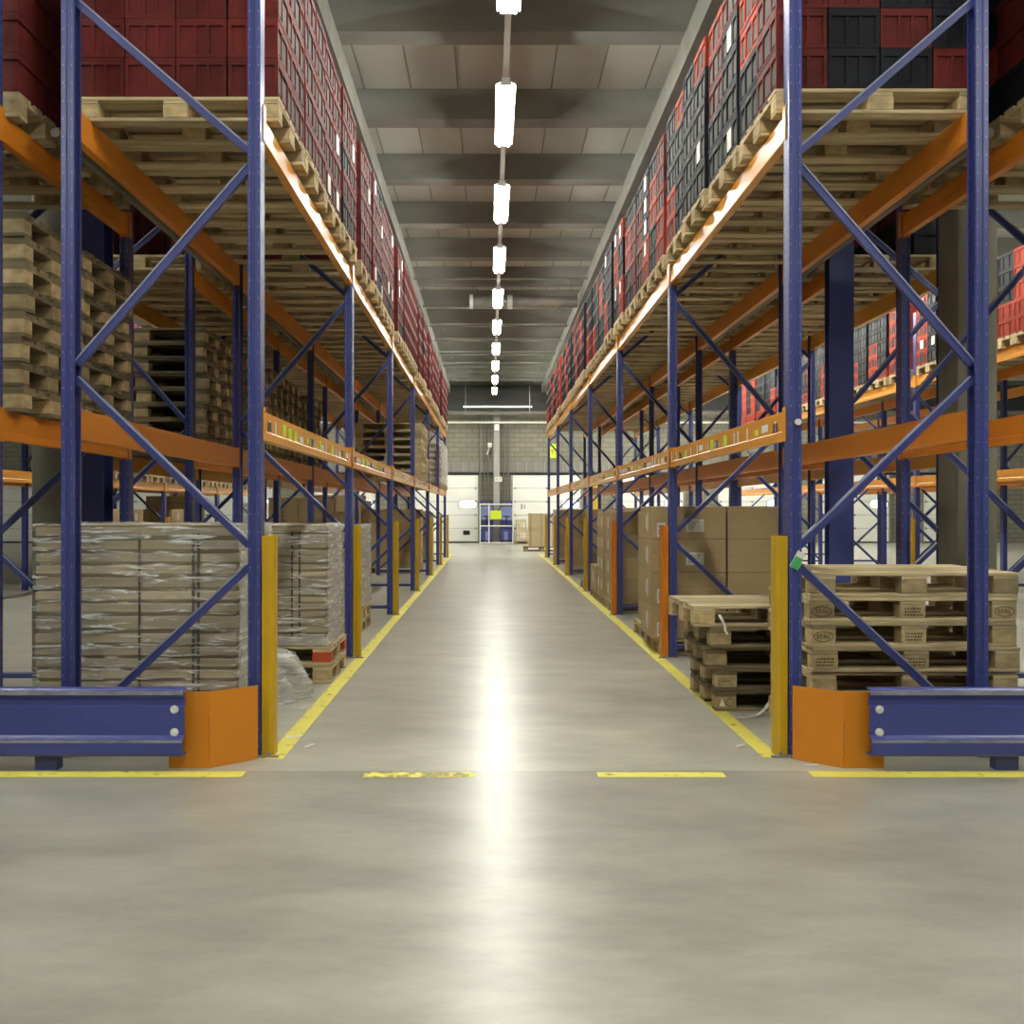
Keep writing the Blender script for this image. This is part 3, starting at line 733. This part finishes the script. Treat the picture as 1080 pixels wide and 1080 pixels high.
def wrapped_load(x0, x1, y0, y1, z0, z1, n, label, straps, m='card_grey', film='film', top=True):
    t = thing('wrapped_cardboard_load', label, 'load', ((x0+x1)/2,(y0+y1)/2,z0), (0,0,0), 'wrapped cardboard loads on the left')
    X0, X1, Y0, Y1 = x0-(x0+x1)/2, x1-(x0+x1)/2, y0-(y0+y1)/2, y1-(y0+y1)/2; H = z1-z0
    zs = [.001]; hs = [R(.85,1.15)*(1.5 if i in (0, n//2) else 1) for i in range(n)]; sm = sum(hs)
    for h in hs: zs.append(zs[-1]+h*(H-.012)/sm)
    for i in range(n): ob('cardboard_bundle', bundle(X0,X1,Y0,Y1,zs[i],zs[i+1]-.001).mesh('cardboard_bundle',m), t)
    for x in straps:
        ob('strap', MB().box(x-X_(x0,x1)-.007,x-X_(x0,x1)+.007,Y0-.011,Y0-.008,.02,H-.05).mesh('strap','strap'), t)
    ob('top_sheet', MB().rbox(X0-.004,X1+.004,Y0-.004,Y1+.004,H-.009,H,.003).mesh('top_sheet',m), t)
    ob('stretch_film', film_shell(X0-.013,X1+.013,Y0-.013,Y1+.013,.005,H+.004,film), t)
    return t
def X_(a, b): return (a+b)/2
pallet(-2.06,5.88,0,'wooden pallet under the big wrapped load at the left front','pallets under wrapped loads',False)
wrapped_load(-2.62,-1.46,5.47,6.27,PH+.002,1.285,15,'big film-wrapped stack of flat cardboard behind left crash rail',(-2.02,-1.71,-1.68))
for i in range(2):
    pallet(-1.86,7.9,i*PH,'%s wooden pallet under the wrapped load behind left yellow guard' % ('lower','upper red-cornered')[i],'pallets under wrapped loads',True,'wood',0,i==1)
wrapped_load(-2.44,-1.30,7.52,8.28,2*PH+.002,1.25,15,'film-wrapped cardboard stack on two pallets behind left yellow guard',(-1.57,-1.51))
pallet(-2.0,9.5,0,'wooden pallet under the wrapped load just past second left post','pallets under wrapped loads')
wrapped_load(-2.58,-1.42,9.12,9.9,PH+.002,1.2,14,'film-wrapped cardboard stack just past the second left post',(-1.6,))
for i in range(2):
    pallet(-2.03,10.95,i*PH,'%s wooden pallet under the last wrapped load on left' % ('lower','upper')[i],'pallets under wrapped loads',True)
wrapped_load(-2.6,-1.44,10.57,11.33,2*PH+.002,1.2,14,'last film-wrapped cardboard stack on two pallets before third left post',(-1.65,),film='film_thick')
# loose film on the floor
def film_heap(x, y, rx, ry, h, label):
    n, k = 40, 14; g = MB(); rings = []
    for q in range(k+1):
        t = q/k; z = h*math.sin(t*math.pi/2)**.8; rr = math.cos(t*math.pi/2)**.55
        ring_ = []
        for i in range(n):
            a = 2*math.pi*i/n; w = 1+.2*math.sin(5*a+q*.4)*(1-t)+R(-.09,.09)+.1*math.sin(9*a+q)
            ring_.append((math.cos(a)*rx*rr*w, math.sin(a)*ry*rr*w, max(.002, z+R(-.012,.012)*(q>0))))
        rings.append(ring_)
    g.loft(rings, cap=False)
    return tag(ob('plastic_film', shade(g.mesh('plastic_film','film_thick')), None, (x,y,0)), label, 'plastic film')
film_heap(-1.62,6.86,.28,.22,.36,'crumpled heap of clear film on floor behind left yellow guard')
for i, (x, y, rz) in enumerate(((-1.18,5.72,.3),(-1.05,5.5,1.2),(-1.28,6.55,.1),(1.45,5.5,.7),(1.72,5.08,.2))):
    g = MB(); g.loft([[(-.05,-.012,0),(.04,-.016,.0),(.05,.014,0),(-.045,.01,0)],[(-.048,-.011,.004),(.038,-.014,.007),(.048,.012,.003),(-.043,.009,.006)]])
    tag(ob('paper_scrap', g.mesh('paper_scrap','paper'), None, (x,y,.002), (0,0,rz)), 'white paper scrap on the floor ' + ('on the left yellow line','right of the left yellow line','beside the loose clear film','by the right yellow line','in front of the right post guard')[i], 'paper scrap')

# ------------------------------------------------------------------ cartons
def carton(x0, x1, y0, y1, z0, z1, label, group, m='card', tape=True, stickers=()):
    cx, cy = (x0+x1)/2, (y0+y1)/2; w, d, h = (x1-x0)/2-.003, (y1-y0)/2-.003, z1-z0-.0015
    t = thing('cardboard_box', label, 'box', (cx,cy,z0+.0008), (0,0,R(-.002,.002)), group)
    g = MB(); n = 6; rings = []
    for q, (z, i) in enumerate(((0,.006),(.006,0),(h*.5,-.0),(h-.006,0),(h,.006))):
        rings.append([(-w+i,-d+i,z),(0,-d+i,z),(w-i,-d+i,z),(w-i,0,z),(w-i,d-i,z),(0,d-i,z),(-w+i,d-i,z),(-w+i,0,z)])
    ob('carton_body', g.loft(rings).mesh('carton_body',m), t)
    if tape: ob('tape', MB().box(-w+.004,w-.004,-d-.0007,-d+.001,h*.47,h*.53).mesh('tape','tape'), t)
    for (fx, u, v, sw, sh) in stickers:   # face, position, size
        if fx == 'f':
            o = ob('shipping_label', MB().box(u-sw/2,u+sw/2,-d-.002,-d-.0004,v-sh/2,v+sh/2).mesh('shipping_label','paper'), t, label='white shipping label')
            g = MB()
            for i in range(5): g.box(u-sw*.4,u-sw*.4+sw*R(.3,.75),-d-.0026,-d-.002,v+sh*(.3-.15*i),v+sh*(.35-.15*i))
            ob('print', g.mesh('print','ink'), o)
        else:
            s = -1 if fx == 'l' else 1
            o = ob('shipping_label', MB().box(min(s*w+s*.0004,s*w+s*.002),max(s*w+s*.0004,s*w+s*.002),u-sw/2,u+sw/2,v-sh/2,v+sh/2).mesh('shipping_label','paper'), t, label='white paper label')
    return t
# stack E just past the second right post: two columns, four layers
hE = .315
for i in range(4):
    z = PH+.003+i*hE
    for c, (a, b) in enumerate(((1.53,2.24),(2.255,2.96))):
        stk_ = []
        if c == 0: stk_ = [('l',-.1,.16,.05,.17),('l',-.02,.16,.03,.12),('f',-.26,.09,.08,.13),('f',.06,.13,.17,.12)]
        carton(a,b,9.0,9.66,z,z+hE,f'large brown box, {LAY[i] if i<3 else "top"} layer, {("aisle","rear")[c]} column, just past second right post','large boxes past the second right post',stickers=stk_ if i in (0,3) else (stk_[:2]+stk_[3:] if i == 2 else stk_[:3]))
pallet(2.2,9.36,0,'wooden pallet under the large boxes past the second right post','pallets under boxes',True)
pallet(2.22,10.3,0,'wooden pallet behind the large boxes past the second right post','pallets under boxes',True)
for i in range(4):
    z = PH+.003+i*.3
    for c, (a, b) in enumerate(((1.66,2.2),(2.21,2.75))):
        carton(a,b,9.95,10.65,z,z+.3,f'brown box, {LAY[i] if i<3 else "top"} layer, {("aisle","rear")[c]} column, second pallet past second right post','boxes on the second pallet past second right post')
def stack(xl, y, rows, layers, h, wx, dy, what, group, m='card', side='l', tall=True, xdir=1):
    pallet(xl+xdir*.6, y+.4, 0, f'wooden pallet under {what}', 'pallets under boxes')
    for i in range(layers):
        z = PH+.003+i*h
        for c in range(rows):
            for q in range(round(.8/dy)):
                a = xl+xdir*c*wx; b = a+xdir*wx
                carton(min(a,b),max(a,b),y+q*dy,y+(q+1)*dy,z,z+h,f'brown box, layer {i+1}, column {c+1}{", rear" if q else ""}, of {what}',group,m,tape=(c==0),stickers=([(side,0,h*.5,.05,h*.5),(side,.08,h*.5,.03,h*.4)] if c == 0 else []))
stack(1.62,12.62,2,4,.3,.58,.8,'the box stack just past third right post','boxes past the third right post')
stack(1.62,13.58,2,4,.3,.58,.4,'second box stack past third right post','boxes past the third right post')
stack(1.62,14.52,2,1,.36,.58,.8,'low box stack past third right post','boxes past the third right post')
pallet(2.22,16.62,0,'empty wooden pallet on floor just past the fourth right post','empty pallets on the floor',m='wood_old')
stack(1.75,20.3,2,4,.31,.58,.8,'box stack past fifth right post','boxes past the fifth right post')
stack(1.75,21.3,2,2,.34,.58,.8,'low box stack past fifth right post','boxes past the fifth right post')
stack(1.72,24.2,2,4,.3,.58,.8,'box stack past sixth right post','boxes past the sixth right post')
stack(1.72,25.2,2,4,.31,.58,.8,'second box stack past sixth right post','boxes past the sixth right post','card_pale')
stack(3.2,23.9,2,4,.32,.52,.8,'box stack under second right rack','boxes under the second right rack')
# left side cartons in the deep bays
stack(-1.5,20.4,2,4,.31,.55,.8,'box stack past fifth left post','boxes past the fifth left post',side='r',xdir=-1)
stack(-1.62,24.3,2,4,.3,.55,.8,'box stack past sixth left post','boxes past the sixth left post',side='r',xdir=-1)
stack(-1.55,25.3,2,4,.29,.55,.8,'second box stack past sixth left post','boxes past the sixth left post','card_pale',side='r',xdir=-1)
for q, (y, n, h) in enumerate(((16.4,4,.36),(17.4,4,.3),(20.6,5,.31),(21.6,4,.36))):
    stack(-2.8,y,2,n,h,.52,.8,f'{ORD[q]} box stack under second left rack','boxes under the second left rack',side='r',xdir=-1)
for q, (y, n) in enumerate(((17.0,4),(18.2,4),(20.7,4),(22.0,5))):
    stack(-6.95,y,2,n,.31,.52,.8,f'{ORD[q]} box stack under far left rack','boxes under the far left rack','card' if q < 3 else 'card_pale',side='r',xdir=-1)
# wrapped bags on the left lower shelf near the end
def sack_load(x0,x1,y0,y1,z0,n,label):
    t = thing('sack_load', label, 'load', ((x0+x1)/2,(y0+y1)/2,z0), (0,0,0))
    for i in range(n):
        g = MB(); rings = []; w, d = (x1-x0)/2, (y1-y0)/2
        for z, k in ((0,.8),(.03,1),(.1,1),(.145,.8)):
            rings.append([(math.copysign(abs(math.cos(a))**.35,math.cos(a))*w*k*R(.97,1.02), math.copysign(abs(math.sin(a))**.35,math.sin(a))*d*k*R(.97,1.02), z+.001+i*.147+R(-.008,.008)*(0 if z in (0,.145) else 1)) for a in [2*math.pi*q/18 for q in range(18)]])
        ob('sack', shade(g.loft(rings).mesh('sack','card_pale')), t)
    ob('stretch_film', film_shell(-(x1-x0)/2-.02,(x1-x0)/2+.02,-(y1-y0)/2-.02,(y1-y0)/2+.02,.004,n*.147+.01,'film',.012), t)
for q, y in enumerate(bay_slots(FY[5],FY[6])[:4]):
    pallet(xLc, y, T1, f'pallet under the {ORD[q]} sack load on left lower shelf', 'pallets under sack loads')
    sack_load(xLc-.56,xLc+.58,y-.38,y+.38,T1+PH+.002,7,f'film-wrapped pale sack load on left lower shelf, {ORD[q]} in last bay')
# loads standing beyond the racks on the right
pallet(1.72,31.9,0,'dark pallet under tall strapped carton at aisle end','pallets under boxes',m='wood_old')
t = thing('tall_carton_load','tall pale carton stack with straps at right end of aisle','load',(1.72,31.9,PH+.003))
for i in range(2):
    ob('carton', MB().rbox(-.42,.4,-.38,.38,.0+i*.56,.558+i*.56,.01).mesh('carton','card_pale'), t)
for x in (-.36,-.02,.3): ob('strap', MB().box(x-.02,x+.02,-.386,-.381,.01,1.115).mesh('strap','tape' if x < .2 else 'paper'), t)
ob('corner_post', MB().box(-.43,-.38,-.39,-.385,0,1.12).box(-.427,-.421,-.39,-.34,0,1.12).mesh('corner_post','card'), t)
pallet(1.55,38.6,0,'pallet under small boxes beside dock door 31','pallets under boxes')
for i, (x0,x1,z0,z1) in enumerate(((1.05,1.5,0,.42),(1.5,1.95,0,.4),(1.05,1.46,.42,.85),(1.56,1.9,.4,.6))):
    carton(x0,x1,38.25,38.9,PH+.003+z0,PH+.003+z1,f'small pale box by dock door 31, {("lower left","lower right","upper left","upper right")[i]} of four','boxes by the dock door','card_pale',stickers=[('f',.05,.2,.18,.18)] if i in (0,2) else [])
# wrapped load far down the left neighbouring aisle
for q, (x,y) in enumerate(((-6.4,30.5),(-7.9,31.5),(-5.1,33))):
    pallet(x,y,0,f'pallet under {ORD[q]} wrapped boxes beyond far left rack','pallets under wrapped loads')
    wrapped_load(x-.55,x+.55,y-.37,y+.37,PH+.002,1.6,5,f'film-wrapped pale boxes beyond the far left rack, {ORD[q]} load',(),'card_pale','film_thick')

# ------------------------------------------------------------------ building columns
def column(n, x0,x1,y0,y1,m,label,h=6.24):
    struct(f'column_{n}', MB().rbox(x0,x1,y0,y1,0,h,.012).mesh('column',m), label=label)
column(2, 3.87,4.2,7.85,8.2,'concrete_column','grey-brown concrete column behind the right rack')
g = MB()
for a in ((3.06,3.28,8.55,8.565),(3.06,3.28,8.665,8.68),(3.165,3.18,8.565,8.665)): g.box(a[0],a[1],a[2],a[3],0,6.24)
g.box(3.02,3.3,8.52,8.71,.0005,.02)
struct('column_3', g.mesh('steel_column','blue'), label='wide blue steel column behind the right rack')
g = MB()
for a in ((-3.27,-3.1,7.6,7.615),(-3.27,-3.1,7.785,7.8),(-3.195,-3.18,7.615,7.785)): g.box(a[0],a[1],a[2],a[3],0,6.24)
struct('column_4', g.mesh('steel_column','blue'), label='wide blue steel column behind the left rack')
column(5, -3.75,-3.4,7.75,8.04,'concrete_column','grey concrete column behind the left rack')

# ------------------------------------------------------------------ things at the far wall
def stacker(x, label, s):
    t = thing('pallet_stacker', label, 'stacker truck', (x,38.75,0), (0,0,0), 'stacker trucks at the far wall')
    ob('chassis', MB().rbox(-.24,.24,-.25,.3,.12,.62,.03).mesh('chassis','machine_blue'), t)
    ob('battery_cover', MB().rbox(-.2,.2,-.22,.25,.62,.95,.03).mesh('battery_cover','machine_blue'), t)
    ob('control_panel', MB().rbox(-.24,.24,-.3,-.2,.95,1.5,.03).mesh('control_panel','machine_pale'), t)
    ob('mast', MB().box(-.25,-.19,.3,.38,.05,1.75).box(.19,.25,.3,.38,.05,1.75).box(-.25,.25,.31,.37,1.69,1.75).mesh('mast','machine_blue'), t)
    ob('tiller', MB().tube((0,-.3,.7),(0,-.52,1.1),.025,8).tube((-.14,-.52,1.12),(.14,-.52,1.12),.022,8).mesh('tiller','rubber'), t)
    for sx in (-.17,.17): ob('wheel', MB().tube((sx-.05,-.1,.1),(sx+.05,-.1,.1),.1,16).mesh('wheel','rubber'), t)
    ob('label_plate', MB().box(s*.02-.08,s*.02+.08,-.262,-.252,.15,.5).mesh('label_plate','machine_pale'), t)
stacker(-.14,'blue stacker truck left of the column by the far wall',1)
stacker(.66,'blue stacker truck right of the column by the far wall',-1)
t = thing('notice_board','lime yellow notice panel on railing before the centre column','sign',(.22,38.12,1.18))
ob('panel', MB().rbox(-.22,.22,-.012,0,-.17,.17,.004).mesh('panel','lime'), t); ob('clip', MB().box(-.12,-.08,-.01,.02,.17,.24).box(.08,.12,-.01,.02,.17,.24).mesh('clip','rubber'), t)
t = thing('guard_railing','white tubular railing around the stacker trucks at far wall','railing',(.25,38.16,0))
for z in (.05,.73,1.6): ob('rail_tube', MB().tube((-.64,0,z),(.64,0,z),.025,8).mesh('rail_tube','white_paint'), t)
for x in (-.66,-.3,.66): ob('railing_post', MB().tube((x,0,.001),(x,0,1.63),.025,8).mesh('railing_post','white_paint'), t)
for i, (x,y) in enumerate(((4.3,38.8),(8.6,38.8))):
    t = thing('yellow_post', f'tall yellow guard post by the far wall, {("nearer","farther")[i]} one from the aisle', 'post', (x,y,0))
    ob('post', MB().rbox(-.09,.09,-.09,.09,.001,2.4,.02).mesh('post','yellow'), t); ob('base_plate', MB().box(-.16,.16,-.16,.16,.0005,.02).mesh('base_plate','galv'), t)
t = thing('hanging_sign','small yellow sign high on wall right of dock door 31','sign',(2.6,WALL-.02,3.85))
ob('sign_board', MB().box(-.16,.16,-.015,0,-.3,.3).mesh('sign_board','lime'), t); ob('arrow', MB().prism([(-.08,.05),(.08,.05),(0,-.15)],'y',-.018,-.015).mesh('arrow','yellow'), t)

# ------------------------------------------------------------------ camera, world, view
cam = bpy.data.cameras.new('camera'); co = bpy.data.objects.new('camera', cam); C.objects.link(co)
cam.sensor_width = 36; cam.lens = 1000/1080*36; cam.shift_x = 23/1080; cam.shift_y = -2/1080; cam.clip_end = 200
co.location = (0,0,CAMZ); co.rotation_euler = (math.pi/2,0,0)
sc = bpy.context.scene; sc.camera = co
w = bpy.data.worlds.new('world'); sc.world = w; w.use_nodes = True
w.node_tree.nodes['Background'].inputs[0].default_value = (.5,.5,.5,1); w.node_tree.nodes['Background'].inputs[1].default_value = .1
sc.view_settings.view_transform = 'Standard'; sc.view_settings.look = 'None'; sc.view_settings.gamma = 1; sc.view_settings.use_curve_mapping = False
sc.view_settings.exposure = 0
sc.cycles.max_bounces = 8; sc.cycles.transparent_max_bounces = 16
